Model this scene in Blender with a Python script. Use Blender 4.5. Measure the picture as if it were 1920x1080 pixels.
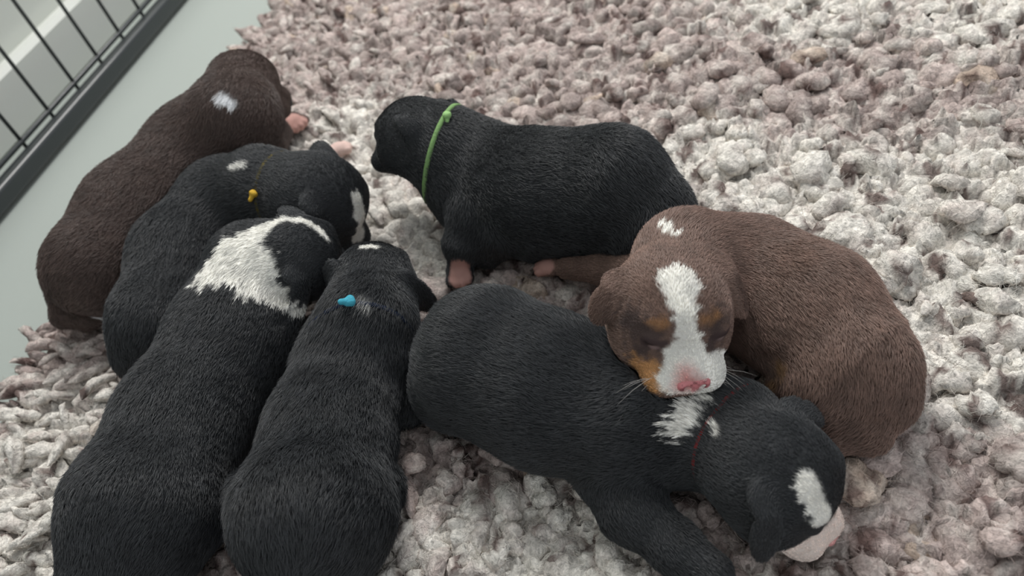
import bpy, math, random
import numpy as np
from mathutils import Vector

for o in list(bpy.data.objects):
    bpy.data.objects.remove(o)
rng = np.random.default_rng(7)
random.seed(7)
SC = bpy.context.scene
COL = SC.collection

# ------------------------------------------------------------------ camera
PT = 0.028                       # height of the rug's pile top above the floor
F_PX, PITCH, ROLL = 1500.0, math.radians(45.0), math.radians(-19.5)
CAM = np.array([0.0, 0.0, PT + 0.40])
_f = np.array([0, math.cos(PITCH), -math.sin(PITCH)])
_r0 = np.array([1.0, 0, 0]); _u0 = np.array([0, math.sin(PITCH), math.cos(PITCH)])
# world up leans to the upper left of the picture
UPV = _u0 * math.cos(ROLL) - _r0 * math.sin(ROLL)
RGT = np.cross(_f, UPV)
FWD = _f
cd = bpy.data.cameras.new('camera'); cam = bpy.data.objects.new('camera', cd); COL.objects.link(cam)
from mathutils import Matrix
cam.matrix_world = Matrix(((RGT[0], UPV[0], -FWD[0], CAM[0]), (RGT[1], UPV[1], -FWD[1], CAM[1]),
                           (RGT[2], UPV[2], -FWD[2], CAM[2]), (0, 0, 0, 1)))
cd.sensor_width = 36; cd.lens = F_PX / 1920 * 36; cd.clip_start = 0.01; cd.clip_end = 50
cd.dof.use_dof = True; cd.dof.focus_distance = 0.46; cd.dof.aperture_fstop = 8.0
SC.camera = cam

# ------------------------------------------------------------------ light
W = bpy.data.worlds.new('world'); SC.world = W; W.use_nodes = True
bg = W.node_tree.nodes['Background']
bg.inputs[0].default_value = (0.93, 0.97, 1.0, 1); bg.inputs[1].default_value = 0.54
def area(name, loc, target, size, power, col):
    l = bpy.data.lights.new(name, 'AREA'); l.shape = 'RECTANGLE'; l.size, l.size_y = size
    l.energy = power; l.color = col
    o = bpy.data.objects.new(name, l); COL.objects.link(o); o.location = loc
    o.rotation_euler = (Vector(target) - Vector(loc)).to_track_quat('-Z', 'Y').to_euler()
    return o
area('window_light', (0.1, 1.75, 1.75), (0.1, 0.45, 0), (1.3, 0.9), 49, (1.0, 0.98, 0.95))
SC.view_settings.view_transform = 'Standard'
SC.view_settings.look = 'None'
SC.view_settings.exposure = 0.28
SC.view_settings.gamma = 1.0
SC.view_settings.use_curve_mapping = False

# ------------------------------------------------------------------ helpers
def lin(*c):
    c = np.array(c, float) / 255.0
    return np.where(c <= 0.04045, c / 12.92, ((c + 0.055) / 1.055) ** 2.4)
def ray(u, v):
    d = FWD + RGT * ((u - 960) / F_PX) + UPV * ((540 - v) / F_PX)
    return d                                     # depth along the axis is 1
def at(u, v, h):
    d = ray(u, v); t = (h - CAM[2]) / d[2]
    return CAM + d * t
def depth(p): return float(np.dot(p - CAM, FWD))
def ball(u, v, rpx, h=None, sink=0.93):
    """a ball seen at pixel (u,v); without a height it lies on the pile"""
    hh = PT + 0.04 if h is None else h
    for _ in range(12):
        p = at(u, v, hh); r = rpx * depth(p) / F_PX
        if h is None: hh = PT + r * sink
    return np.array(p), r
def cv(x, y, z):                                 # right / up / toward the viewer -> world
    return RGT * x + UPV * y - FWD * z
def unit(a): return a / (np.linalg.norm(a) + 1e-12)
def noise3(p, freq, seed, n=5):
    g = np.random.default_rng(seed); out = np.zeros(len(p), np.float32)
    for i in range(n):
        d = g.normal(size=3); d = d / np.linalg.norm(d) * freq * g.uniform(0.6, 1.5)
        out += np.sin(p @ d.astype(np.float32) * 6.283 + g.uniform(0, 6.28))
    return out / n * 1.4
def sstep(x): x = np.clip(x, 0, 1); return x * x * (3 - 2 * x)

def new_mat(name, rough=0.6, color=(0.5, 0.5, 0.5), spec=0.3):
    m = bpy.data.materials.new(name); m.use_nodes = True
    b = m.node_tree.nodes['Principled BSDF']
    b.inputs['Roughness'].default_value = rough
    b.inputs['Base Color'].default_value = (*color, 1)
    b.inputs['Specular IOR Level'].default_value = spec
    return m, m.node_tree, b
def mesh_obj(name, V, Fc, mat, parent=None, smooth=True):
    me = bpy.data.meshes.new(name)
    V = np.asarray(V, np.float32)
    if isinstance(Fc, np.ndarray):
        n, k = Fc.shape
        me.vertices.add(len(V)); me.vertices.foreach_set('co', V.ravel())
        me.loops.add(n * k); me.loops.foreach_set('vertex_index', Fc.astype(np.int32).ravel())
        me.polygons.add(n); me.polygons.foreach_set('loop_start', (np.arange(n) * k).astype(np.int32))
        me.update(calc_edges=True); me.validate()
    else:
        me.from_pydata([tuple(map(float, v)) for v in V], [], Fc); me.update()
    if smooth: me.polygons.foreach_set('use_smooth', np.ones(len(me.polygons), bool))
    o = bpy.data.objects.new(name, me); COL.objects.link(o)
    if mat: me.materials.append(mat)
    if parent: put_under(o, parent)
    return o
def put_under(o, parent):
    o.parent = parent
    o.matrix_parent_inverse = Matrix.Translation(-parent.location)
def vcol(me, name, C):
    a = me.attributes.new(name, 'FLOAT_COLOR', 'POINT')
    C4 = np.ones((len(C), 4), np.float32); C4[:, :3] = C
    a.data.foreach_set('color', C4.ravel())
def empty(name, loc, label, cat, group=None):
    o = bpy.data.objects.new(name, None); COL.objects.link(o); o.location = loc; o.empty_display_size = 0.02
    o['label'] = label; o['category'] = cat
    if group: o['group'] = group
    return o
def tube(path, rad, m=10, closed=False, flat=1.0, nrm=None):
    """swept tube along a path; returns verts, faces"""
    path = np.asarray(path, float); n = len(path); rad = np.broadcast_to(rad, (n,))
    V = []; Fc = []
    ref = np.array([0.13, 0.21, 0.97])
    for i in range(n):
        a = path[(i - 1) % n] if closed or i > 0 else path[i]
        b = path[(i + 1) % n] if closed or i < n - 1 else path[i]
        t = unit(b - a); e1 = unit(np.cross(t, ref)) if nrm is None else unit(nrm[i] - t * np.dot(nrm[i], t))
        e2 = np.cross(t, e1)
        for j in range(m):
            w = 2 * math.pi * j / m
            V.append(path[i] + (e1 * math.cos(w) * flat + e2 * math.sin(w)) * rad[i])
    for i in range(n if closed else n - 1):
        for j in range(m):
            k = (i + 1) % n
            Fc.append((i * m + j, i * m + (j + 1) % m, k * m + (j + 1) % m, k * m + j))
    if not closed:
        Fc.append(tuple(range(m))[::-1]); Fc.append(tuple(range((n - 1) * m, n * m)))
    return V, Fc
def box(c, ax, ay, az, bev=0.0):
    V = []
    for sx in (-1, 1):
        for sy in (-1, 1):
            for sz in (-1, 1): V.append(c + ax * sx + ay * sy + az * sz)
    return V, [(0, 1, 3, 2), (4, 6, 7, 5), (0, 4, 5, 1), (2, 3, 7, 6), (0, 2, 6, 4), (1, 5, 7, 3)]

# ------------------------------------------------------------------ floor, wall, fence
Z3 = np.array([0, 0, 1.0])
m_floor, nt, b = new_mat('floor_vinyl', 0.42, tuple(lin(162, 168, 162)), 0.35)
n1 = nt.nodes.new('ShaderNodeTexNoise'); n1.inputs['Scale'].default_value = 3.0; n1.inputs['Detail'].default_value = 5
rp = nt.nodes.new('ShaderNodeValToRGB')
rp.color_ramp.elements[0].color = (*lin(160, 167, 162), 1); rp.color_ramp.elements[1].color = (*lin(168, 174, 169), 1)
tc = nt.nodes.new('ShaderNodeTexCoord')
nt.links.new(tc.outputs['Object'], n1.inputs['Vector']); nt.links.new(n1.outputs['Fac'], rp.inputs['Fac'])
nt.links.new(rp.outputs['Color'], b.inputs['Base Color'])
fl = mesh_obj('floor', [(-2.6, -1.2, 0), (2.6, -1.2, 0), (2.6, 3.4, 0), (-2.6, 3.4, 0)], [(0, 1, 2, 3)], m_floor, smooth=False)
fl['kind'] = 'structure'

RA, RB = at(0, 372, 0.014), at(322, 0, 0.014)          # bottom rail of the pen
RD = unit((RB - RA) * np.array([1, 1, 0])); RN = np.array([-RD[1], RD[0], 0])   # RN points out of the pen
if np.dot(RN, -RA * np.array([1, 1, 0])) > 0: RN = -RN
m_wall, nt, b = new_mat('wall_paint', 0.7, tuple(lin(212, 215, 208)), 0.2)
m_base, _, _ = new_mat('baseboard_paint', 0.5, tuple(lin(212, 214, 208)), 0.3)
wc = RA + RN * 0.075; wc[2] = 0
wl = mesh_obj('wall_left', *box(wc + RN * 0.05 + RD * 0.5 + Z3 * 1.2, RD * 3.0, RN * 0.03, Z3 * 1.2), m_wall, smooth=False)
wl['kind'] = 'structure'
bb = mesh_obj('baseboard_left', *box(wc + RN * 0.008 + RD * 0.5 + Z3 * 0.036, RD * 3.0, RN * 0.012, Z3 * 0.036), m_base, smooth=False)
bb['kind'] = 'structure'
bb.modifiers.new('bevel', 'BEVEL').width = 0.006

m_metal, nt, b = new_mat('black_coated_steel', 0.34, (0.028, 0.033, 0.035), 0.5)
b.inputs['Coat Weight'].default_value = 0.25
base0 = RA.copy(); base0[2] = 0
fence = empty('pen_fence', base0, 'black coated wire pen fence with thick bottom rail along the wall', 'fence')
def rounded_bar(name, a, b_, hw, hh, up, out, parent, bev):
    c = (a + b_) / 2; L = np.linalg.norm(b_ - a) / 2
    o = mesh_obj(name, *box(c, unit(b_ - a) * L, out * hw, up * hh), m_metal, parent, smooth=True)
    md = o.modifiers.new('bevel', 'BEVEL'); md.width = bev; md.segments = 4
    return o
s0, s1 = -0.9, 1.6
RAIL0 = RA * np.array([1, 1, 0]) + Z3 * 0.015
rounded_bar('bottom_rail', RAIL0 + RD * s0, RAIL0 + RD * s1, 0.0100, 0.0115, Z3, RN, fence, 0.006)
V, Fc = tube([RAIL0 + RD * s0 + RN * 0.012 + Z3 * 0.016, RAIL0 + RD * s1 + RN * 0.012 + Z3 * 0.016], 0.0032)
mesh_obj('lower_wire', V, Fc, m_metal, fence)
V, Fc = tube([RAIL0 + RD * s0 + Z3 * 0.585, RAIL0 + RD * s1 + Z3 * 0.585], 0.006)
mesh_obj('top_rail', V, Fc, m_metal, fence)
px_bars = [(50, 262), (101, 210), (150, 157), (193, 110), (234, 62), (272, 17)]
ss = [float(np.dot(at(u, v, 0.03) - RAIL0, RD)) for u, v in px_bars]
cf = np.polyfit(np.arange(6), ss, 1); print('bar spacing', cf, ss)
V, Fc = tube([np.array([0, 0, 0.022]), np.array([0, 0, 0.3]), np.array([0, 0, 0.585])], 0.0023, 8)
bar_me = None
k = math.ceil((s0 - cf[1]) / cf[0])
while cf[1] + cf[0] * k < s1:
    p = RAIL0 * np.array([1, 1, 0]) + RD * (cf[1] + cf[0] * k) + RN * 0.012
    if bar_me is None:
        o = mesh_obj('bar', V, Fc, m_metal); bar_me = o.data
    else:
        o = bpy.data.objects.new('bar', bar_me); COL.objects.link(o)
    o.parent = fence; o.location = Vector(p) - fence.location
    k += 1

# ------------------------------------------------------------------ implicit bodies
class Prim:
    __slots__ = ('kind', 'a', 'b', 'r1', 'r2', 'k', 'M', 'rad', 'flow', 'fur', 'sub', 'cen', 'R')
def cone(a, b, r1, r2, k=0.012, fur=0.006, flow=None, sub=False):
    p = Prim(); p.kind = 0; p.a = np.asarray(a, np.float32); p.b = np.asarray(b, np.float32); p.r1, p.r2, p.k = r1, r2, k
    d = p.b - p.a; p.flow = unit(d) if flow is None else unit(np.asarray(flow)); p.fur = fur; p.sub = sub
    p.cen = (p.a + p.b) / 2; p.R = np.linalg.norm(d) / 2 + max(r1, r2)
    return p
def ell(c, axes, rad, k=0.008, fur=0.005, flow=None, sub=False):
    """axes: three world unit vectors (rows)"""
    p = Prim(); p.kind = 1; p.a = np.asarray(c, np.float32); p.M = np.asarray(axes, np.float32); p.rad = np.asarray(rad, np.float32)
    p.k = k; p.fur = fur; p.flow = unit(np.asarray(flow if flow is not None else axes[0])); p.sub = sub
    p.cen = p.a; p.R = max(rad)
    return p
def pdist(p, X):
    if p.kind == 0:
        d = p.b - p.a; L2 = float(d @ d) + 1e-12
        t = np.clip((X - p.a) @ d / L2, 0, 1)[:, None]
        return np.linalg.norm(X - p.a - t * d, axis=1) - (p.r1 + t[:, 0] * (p.r2 - p.r1))
    q = (X - p.a) @ p.M.T
    k0 = np.linalg.norm(q / p.rad, axis=1); k1 = np.linalg.norm(q / p.rad ** 2, axis=1) + 1e-9
    return k0 * (k0 - 1) / k1
FAR = 0.06
def sdf(prims, X):
    X = np.asarray(X, np.float32)
    D = np.full(len(X), FAR, np.float32)
    for p in prims:
        m = ((X - p.cen) ** 2).sum(1) < (p.R + p.k + 0.02) ** 2
        if not m.any(): continue
        d = pdist(p, X[m]); c = D[m]
        if p.sub:
            d = -d; h = np.clip(0.5 - 0.5 * (c - d) / p.k, 0, 1); D[m] = c + (d - c) * h + p.k * h * (1 - h)
        else:
            h = np.clip(0.5 + 0.5 * (c - d) / p.k, 0, 1); D[m] = c + (d - c) * h - p.k * h * (1 - h)
    return D
def surface_nets(fn, lo, hi, vs):
    n = np.ceil((hi - lo) / vs).astype(int) + 1
    # coarse pass: only evaluate the fine grid close to the surface
    G = np.full(n, 0.03, np.float32)
    ax = [lo[i] + vs * np.arange(n[i]) for i in range(3)]
    st = 4
    cx = [a[::st] for a in ax]
    CG = np.stack(np.meshgrid(*cx, indexing='ij'), -1).reshape(-1, 3)
    cdv = fn(CG).reshape([len(c) for c in cx])
    near = np.abs(cdv) < vs * st * 2.2
    for a in range(3):
        near = near | np.roll(near, 1, a) | np.roll(near, -1, a)
    full = np.repeat(np.repeat(np.repeat(near, st, 0), st, 1), st, 2)[:n[0], :n[1], :n[2]]
    sgn = np.repeat(np.repeat(np.repeat(cdv, st, 0), st, 1), st, 2)[:n[0], :n[1], :n[2]]
    G[:] = np.where(sgn < 0, -0.03, 0.03)
    idx = np.argwhere(full)
    G[full] = fn(np.asarray(lo + idx * vs, np.float32))
    S = G < 0
    c = np.zeros(n - 1, int)
    corners = [(i, j, k) for i in (0, 1) for j in (0, 1) for k in (0, 1)]
    sl = lambda o: tuple(slice(o[a], o[a] + n[a] - 1) for a in range(3))
    for o in corners: c += S[sl(o)]
    act = np.argwhere((c > 0) & (c < 8))
    acc = np.zeros((len(act), 3)); cnt = np.zeros(len(act))
    for o in corners:
        for a in range(3):
            if o[a]: continue
            o2 = list(o); o2[a] = 1
            g0 = G[tuple((act + o).T)]; g1 = G[tuple((act + o2).T)]
            m = (g0 < 0) != (g1 < 0)
            t = np.where(m, g0 / np.where(m, g0 - g1, 1), 0)
            pnt = np.tile(np.array(o, float), (len(act), 1)); pnt[:, a] += t
            acc += pnt * m[:, None]; cnt += m
    V = lo + (act + acc / cnt[:, None]) * vs
    ID = np.full(n - 1, -1, int); ID[tuple(act.T)] = np.arange(len(act))
    quads = []
    for a in range(3):
        b_, c_ = (a + 1) % 3, (a + 2) % 3
        s0 = [slice(None)] * 3; s1 = [slice(None)] * 3
        s0[a] = slice(0, n[a] - 1); s1[a] = slice(1, n[a])
        A, B = S[tuple(s0)], S[tuple(s1)]
        e = np.argwhere(A != B)
        e = e[(e[:, b_] > 0) & (e[:, c_] > 0) & (e[:, b_] < n[b_] - 1) & (e[:, c_] < n[c_] - 1)]
        ib = np.zeros(3, int); ib[b_] = 1; ic = np.zeros(3, int); ic[c_] = 1
        q = np.stack([ID[tuple((e - ib - ic).T)], ID[tuple((e - ic).T)], ID[tuple(e.T)], ID[tuple((e - ib).T)]], 1)
        flip = ~A[tuple(e.T)]
        q[flip] = q[flip][:, ::-1]
        quads.append(q)
    Q = np.concatenate(quads); Q = Q[(Q >= 0).all(1)]
    return V, Q
def grad(fn, X, e=0.0008):
    g = np.empty((len(X), 3), np.float32)
    for a in range(3):
        d = np.zeros(3, np.float32); d[a] = e
        g[:, a] = fn(X + d) - fn(X - d)
    return g / (np.linalg.norm(g, axis=1, keepdims=True) + 1e-9)

# ------------------------------------------------------------------ fur materials
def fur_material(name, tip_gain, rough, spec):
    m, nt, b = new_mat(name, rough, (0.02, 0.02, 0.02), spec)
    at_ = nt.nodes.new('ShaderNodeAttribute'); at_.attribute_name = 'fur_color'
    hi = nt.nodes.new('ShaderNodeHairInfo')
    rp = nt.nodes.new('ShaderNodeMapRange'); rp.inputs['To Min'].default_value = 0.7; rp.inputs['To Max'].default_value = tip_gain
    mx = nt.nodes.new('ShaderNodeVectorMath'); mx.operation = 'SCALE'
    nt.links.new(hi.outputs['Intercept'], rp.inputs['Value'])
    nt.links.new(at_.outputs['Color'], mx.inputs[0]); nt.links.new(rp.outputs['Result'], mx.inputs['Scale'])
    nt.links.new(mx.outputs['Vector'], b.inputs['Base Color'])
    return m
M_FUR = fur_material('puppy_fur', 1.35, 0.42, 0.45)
m_skin, nt, b = new_mat('puppy_coat_skin', 0.65, (0.02, 0.02, 0.02), 0.2)
a_ = nt.nodes.new('ShaderNodeAttribute'); a_.attribute_name = 'fur_color'
nt.links.new(a_.outputs['Color'], b.inputs['Base Color'])
nz = nt.nodes.new('ShaderNodeTexNoise'); nz.inputs['Scale'].default_value = 900
bp = nt.nodes.new('ShaderNodeBump'); bp.inputs['Strength'].default_value = 0.25; bp.inputs['Distance'].default_value = 0.0006
nt.links.new(nz.outputs['Fac'], bp.inputs['Height']); nt.links.new(bp.outputs['Normal'], b.inputs['Normal'])
M_SKIN = m_skin

BLACK = np.array([0.036, 0.0385, 0.042]); WHITE = lin(246, 244, 238); PINK = lin(206, 160, 150)
BROWN = lin(124, 101, 91); DBROWN = lin(84, 70, 65); TAN = lin(196, 148, 100)

# ------------------------------------------------------------------ puppies
class Pup:
    def __init__(s, base):
        s.prims = []; s.base = base; s.marks = []; s.B = {}; s.bare = []; s.carvers = []; s.lids = []
    def b(s, name, *spec): s.B[name] = ball(*spec); return s.B[name]
    def chain(s, names, k=0.014, fur=0.0075, flow=None):
        for x, y in zip(names, names[1:]):
            (a, r1), (c, r2) = s.B[x], s.B[y]
            s.prims.append(cone(a, c, r1, r2, k, fur, s.B[flow[1]][0] - s.B[flow[0]][0] if flow else None))
    def raw(s, X): return sdf(s.prims, X)
    def fn(s, X):
        d = s.raw(X)
        X = np.asarray(X, np.float32); k = 0.003
        for o in s.carvers:
            m = d < 0.012
            if not m.any(): break
            c = d[m]; e = 0.0012 - o.raw(X[m])
            h = np.clip(0.5 - 0.5 * (c - e) / k, 0, 1); d[m] = c + (e - c) * h + k * h * (1 - h)
        return d
    def hit(s, u, v):
        d = unit(ray(u, v)); t = 0.12
        for _ in range(160):
            q = (CAM + d * t).astype(np.float32)
            e = float(s.raw(q[None])[0])
            if e < 0.0003: break
            t += e * 0.7
            if t > 1.6: print('  ! miss', u, v); return None
        return CAM + d * t
    def mark(s, col, pts, soft=0.0015, rag=0.002, bare=False, seed=1):
        """a coat patch: a chain of capsules through surface points"""
        P = []
        for u, v, r in pts:
            h = s.hit(u, v)
            if h is None: continue
            P.append((h, r * depth(h) / F_PX))
        s.marks.append((np.asarray(col), P, soft, rag, bare, seed))
    def mark3(s, col, P, soft=0.0015, rag=0.002, bare=False, seed=1):
        s.marks.append((np.asarray(col), P, soft, rag, bare, seed))
    def color(s, X, jit=1.0):
        C = np.tile(s.base, (len(X), 1)).astype(np.float32); bare = np.zeros(len(X))
        for col, P, soft, rag, br, sd in s.marks:
            d = np.full(len(X), 1.0)
            if len(P) == 1: P = [P[0], P[0]]
            for (a, r1), (c, r2) in zip(P, P[1:]):
                d = np.minimum(d, pdist(cone(a, c, r1, r2), X))
            d = d + noise3(X, 160, sd) * rag * jit + noise3(X, 420, sd + 9) * rag * 0.5 * jit
            w = sstep(0.5 - d / (2 * soft))[:, None]
            C = C * (1 - w) + col * w
            bare = np.where(w[:, 0] > 0.5, 1.0 if br else 0.0, bare)
        return C, bare
    def head(s, u, v, rpx, h, fwd, up, tips=((0, 1.34, -0.02), (0, 1.34, -0.02)), ear=1.0, ew=(0.8, -0.5)):
        c, R = ball(u, v, rpx, h)
        f = unit(cv(*fwd)); uu = cv(*up); uu = unit(uu - f * np.dot(uu, f)); r = np.cross(f, uu)   # r = the pup's right
        L = lambda x, y, z: c + (f * x + r * y + uu * z) * R
        s.H = (c, R, f, r, uu, L)
        A = [f, r, uu]; q = s.prims.append; k = 0.3 * R
        back = -f
        q(ell(c, A, (R * 1.0, R * 1.0, R * 0.9), 0.35 * R, 0.0038, back))
        q(ell(L(0.36, 0, 0.24), A, (R * 0.56, R * 0.76, R * 0.58), 0.3 * R, 0.0032, back))
        for sd in (-1, 1):
            q(ell(L(0.34, sd * 0.56, -0.32), A, (R * 0.58, R * 0.48, R * 0.5), 0.25 * R, 0.0036, back + r * sd * 0.4))
        q(cone(L(1.08, 0, -0.4), L(0.5, 0, -0.3), R * 0.46, R * 0.6, 0.16 * R, 0.002, back))
        q(ell(L(0.98, 0, -0.12), A, (R * 0.5, R * 0.27, R * 0.22), 0.18 * R, 0.0018, back))
        for sd in (-1, 1):                                    # upper lips
            q(ell(L(1.04, sd * 0.36, -0.5), A, (R * 0.46, R * 0.4, R * 0.36), 0.14 * R, 0.0016, back + r * sd * 0.5 - uu * 0.3))
        q(ell(L(0.95, 0, -0.8), A, (R * 0.42, R * 0.4, R * 0.16), 0.08 * R, 0.0016, back))
        q(ell(L(1.4, 0, -0.32), A, (R * 0.15, R * 0.28, R * 0.22), 0.12 * R, 0.0006, back))
        for sd in (-1, 1):                                    # brow, socket and closed lids
            q(ell(L(0.66, sd * 0.48, 0.52), A, (R * 0.2, R * 0.28, R * 0.13), 0.14 * R, 0.0022, back + r * sd * 0.3))
            q(ell(L(1.0, sd * 0.46, 0.24), A, (R * 0.2, R * 0.2, R * 0.14), 0.14 * R, 0.0012, back, sub=True))
            q(ell(L(0.76, sd * 0.56, 0.27), A, (R * 0.17, R * 0.2, R * 0.14), 0.05 * R, 0.0009, back))
            pts_ = []
            for t_ in (-1, -0.5, 0, 0.5, 1):                 # the closed slit runs over the lid
                x_ = 0.76 + 0.17 * math.sqrt(max(0, 1 - (0.8 * t_) ** 2)) * 1.02
                pts_.append(L(x_, sd * (0.56 + 0.17 * t_), 0.235 - 0.03 * (1 - t_ * t_) - 0.02 * t_))
            for e1, e2 in zip(pts_, pts_[1:]):
                q(cone(e1, e2, R * 0.045, R * 0.045, 0.015 * R, 0.0008, sub=True))
            s.lids.append(pts_)
        for i, sd in enumerate((-1, 1)):                      # hanging ears
            tx, ty, tz = tips[i]
            b0 = L(-0.36, sd * 0.8, 0.56); t0 = L(tx, sd * ty, tz)
            m0 = L(-0.2 + 0.3 * tx, sd * 1.14, 0.5 + 0.15 * tz)
            wv = unit(f * ew[0] + r * sd * ew[1]) if abs(tx) < 0.6 else unit(uu * 0.6 + f * 0.5)
            for a_, c_, wd in ((b0, m0, 0.27), (m0, t0, 0.25)):
                ax = unit(c_ - a_); w_ = unit(wv - ax * np.dot(wv, ax)); nn = np.cross(ax, w_)
                q(ell((a_ + c_) / 2, [ax, w_, nn], (np.linalg.norm(c_ - a_) * 0.62, R * wd * ear, R * 0.085), 0.07 * R, 0.0018, ax))
        return s.H
    def paw(s, p, d, r, up=Z3):
        d = unit(d); side = unit(np.cross(up, d)); u2 = np.cross(d, side)
        s.prims.append(ell(p, [d, side, u2], (r * 1.15, r * 1.0, r * 0.75), r * 0.4, 0.0015, d))
        for i, y in enumerate((-0.75, -0.26, 0.26, 0.75)):
            L = 1.0 if abs(y) < 0.5 else 0.78
            c = p + d * r * L + side * y * r * 0.95 - u2 * r * 0.15
            s.prims.append(ell(c, [d, side, u2], (r * 0.55, r * 0.32, r * 0.42), r * 0.12, 0.001, d))

P_ = {}
# --- the curled brown puppy
g = P_['G'] = Pup(BROWN)
g.b('neck', 1290, 494, 90, PT + 0.058); g.b('chest', 1400, 530, 114); g.b('mid', 1515, 590, 122)
g.b('rump', 1598, 690, 112); g.b('thigh', 1560, 735, 88); g.b('knee', 1490, 720, 48, PT + 0.02)
g.b('tail0', 1670, 755, 40, PT + 0.022); g.b('tail1', 1630, 810, 36, PT + 0.016); g.b('tail2', 1560, 828, 24, PT + 0.014); g.b('tail3', 1510, 815, 12, PT + 0.014)
g.b('arm0', 1250, 520, 45, PT + 0.03); g.b('arm1', 1130, 505, 25, PT + 0.014); g.b('arm2', 1062, 503, 19, PT + 0.012)
g.head(1252, 578, 104, PT + 0.08, (0.2, -0.68, 0.66), (0.05, 0.66, 0.7), tips=((0.3, 1.36, -0.05), (0.05, 1.36, -0.02)))
g.prims.append(cone(g.H[0], g.B['neck'][0], g.H[1] * 0.95, g.B['neck'][1], 0.014, 0.006))
g.chain(['neck', 'chest', 'mid', 'rump'], 0.016, 0.0065)
g.chain(['rump', 'thigh'], 0.005); g.chain(['thigh', 'knee'], 0.004)
g.chain(['rump', 'tail0'], 0.01); g.chain(['tail0', 'tail1', 'tail2', 'tail3'], 0.004, 0.006)
g.chain(['arm0', 'arm1', 'arm2'], 0.006, 0.004)
g.paw(ball(1030, 500, 17, PT + 0.012)[0], at(1000, 500, PT) - at(1060, 503, PT), 0.0075)
c, R, f, r, uu, L = g.H
# --- the sleeping black puppy under its chin
p = P_['F'] = Pup(BLACK)
p.b('rump', 915, 682, 140); p.b('mid', 1035, 735, 135); p.b('chest', 1180, 785, 122); p.b('neck', 1305, 800, 90)
p.b('shoulder', 1160, 880, 74); p.b('elbow', 1185, 955, 58, PT + 0.017); p.b('wrist', 1265, 1025, 44, PT + 0.013); p.b('paw', 1335, 1075, 38, PT + 0.012)
p.b('haunch', 860, 720, 90)
p.head(1448, 887, 111, PT + 0.036, (0.81, -0.585, 0.04), (0.45, 0.42, 0.78), tips=((0.3, 1.3, 0.4), (0.5, 1.25, -0.35)), ear=0.95)
p.prims.append(cone(p.H[0], p.B['neck'][0], p.H[1] * 0.9, p.B['neck'][1], 0.014, 0.006))
p.b('nape', 1392, 782, 66, PT + 0.036); p.chain(['nape', 'neck'], 0.01, 0.006)
p.chain(['neck', 'chest', 'mid', 'rump'], 0.016); p.chain(['rump', 'haunch'], 0.005, flow=('mid', 'rump')); p.b('bl', 1165, 720, 62, PT + 0.045); p.chain(['chest', 'bl'], 0.006, flow=('chest', 'mid'))
p.chain(['chest', 'shoulder'], 0.012); p.chain(['shoulder', 'elbow', 'wrist', 'paw'], 0.008, 0.005)
# --- the black puppy with the white nape
p = P_['C'] = Pup(BLACK)
p.b('tail', 225, 1085, 105); p.b('rump', 272, 955, 134); p.b('mid', 345, 790, 116); p.b('chest', 442, 630, 112)
p.b('neck', 478, 505, 80, PT + 0.058)
p.head(560, 480, 70, PT + 0.064, (0.85, -0.05, -0.45), (0.05, 0.5, 0.85), tips=((0, 1.1, 0.1), (0.0, 1.55, -0.35)), ear=1.15)
p.prims.append(cone(p.H[0], p.B['neck'][0], p.H[1] * 0.9, p.B['neck'][1], 0.014, 0.006))
p.chain(['neck', 'chest', 'mid', 'rump', 'tail'], 0.016)
p.b('blade', 500, 640, 62); p.chain(['chest', 'blade'], 0.007, flow=('chest', 'mid'))
p.b('hipl', 190, 930, 70); p.b('hipr', 372, 965, 62); p.chain(['rump', 'hipl'], 0.006, flow=('mid', 'rump')); p.chain(['rump', 'hipr'], 0.006, flow=('mid', 'rump'))
p.b('bladel', 385, 610, 60, PT + 0.045); p.chain(['chest', 'bladel'], 0.006, flow=('chest', 'mid'))
# --- the black puppy with the blue collar
p = P_['D'] = Pup(BLACK)
p.b('rump', 588, 962, 146); p.b('mid', 622, 805, 108); p.b('chest', 668, 685, 100); p.b('neck', 690, 605, 80, PT + 0.05)
p.b('thigh', 692, 918, 62); p.b('thighl', 492, 945, 70); p.b('arm0', 735, 690, 50); p.b('arm1', 765, 765, 32, PT + 0.012)
p.head(700, 533, 69, PT + 0.05, (0.2, 0.62, -0.75), (0.0, 0.72, 0.68), tips=((0, 1.3, -0.4), (0.05, 1.6, -0.6)), ear=1.25, ew=(0.45, 0.9))
p.prims.append(cone(p.H[0], p.B['neck'][0], p.H[1] * 0.95, p.B['neck'][1], 0.014, 0.006))
p.chain(['neck', 'chest', 'mid', 'rump'], 0.016, 0.009); p.chain(['rump', 'thigh'], 0.005, 0.009, flow=('mid', 'rump')); p.chain(['rump', 'thighl'], 0.005, 0.009, flow=('mid', 'rump')); p.b('bld', 715, 660, 58, PT + 0.04); p.chain(['chest', 'bld'], 0.005, 0.009, flow=('chest', 'mid')); p.chain(['arm0', 'arm1'], 0.01)
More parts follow.
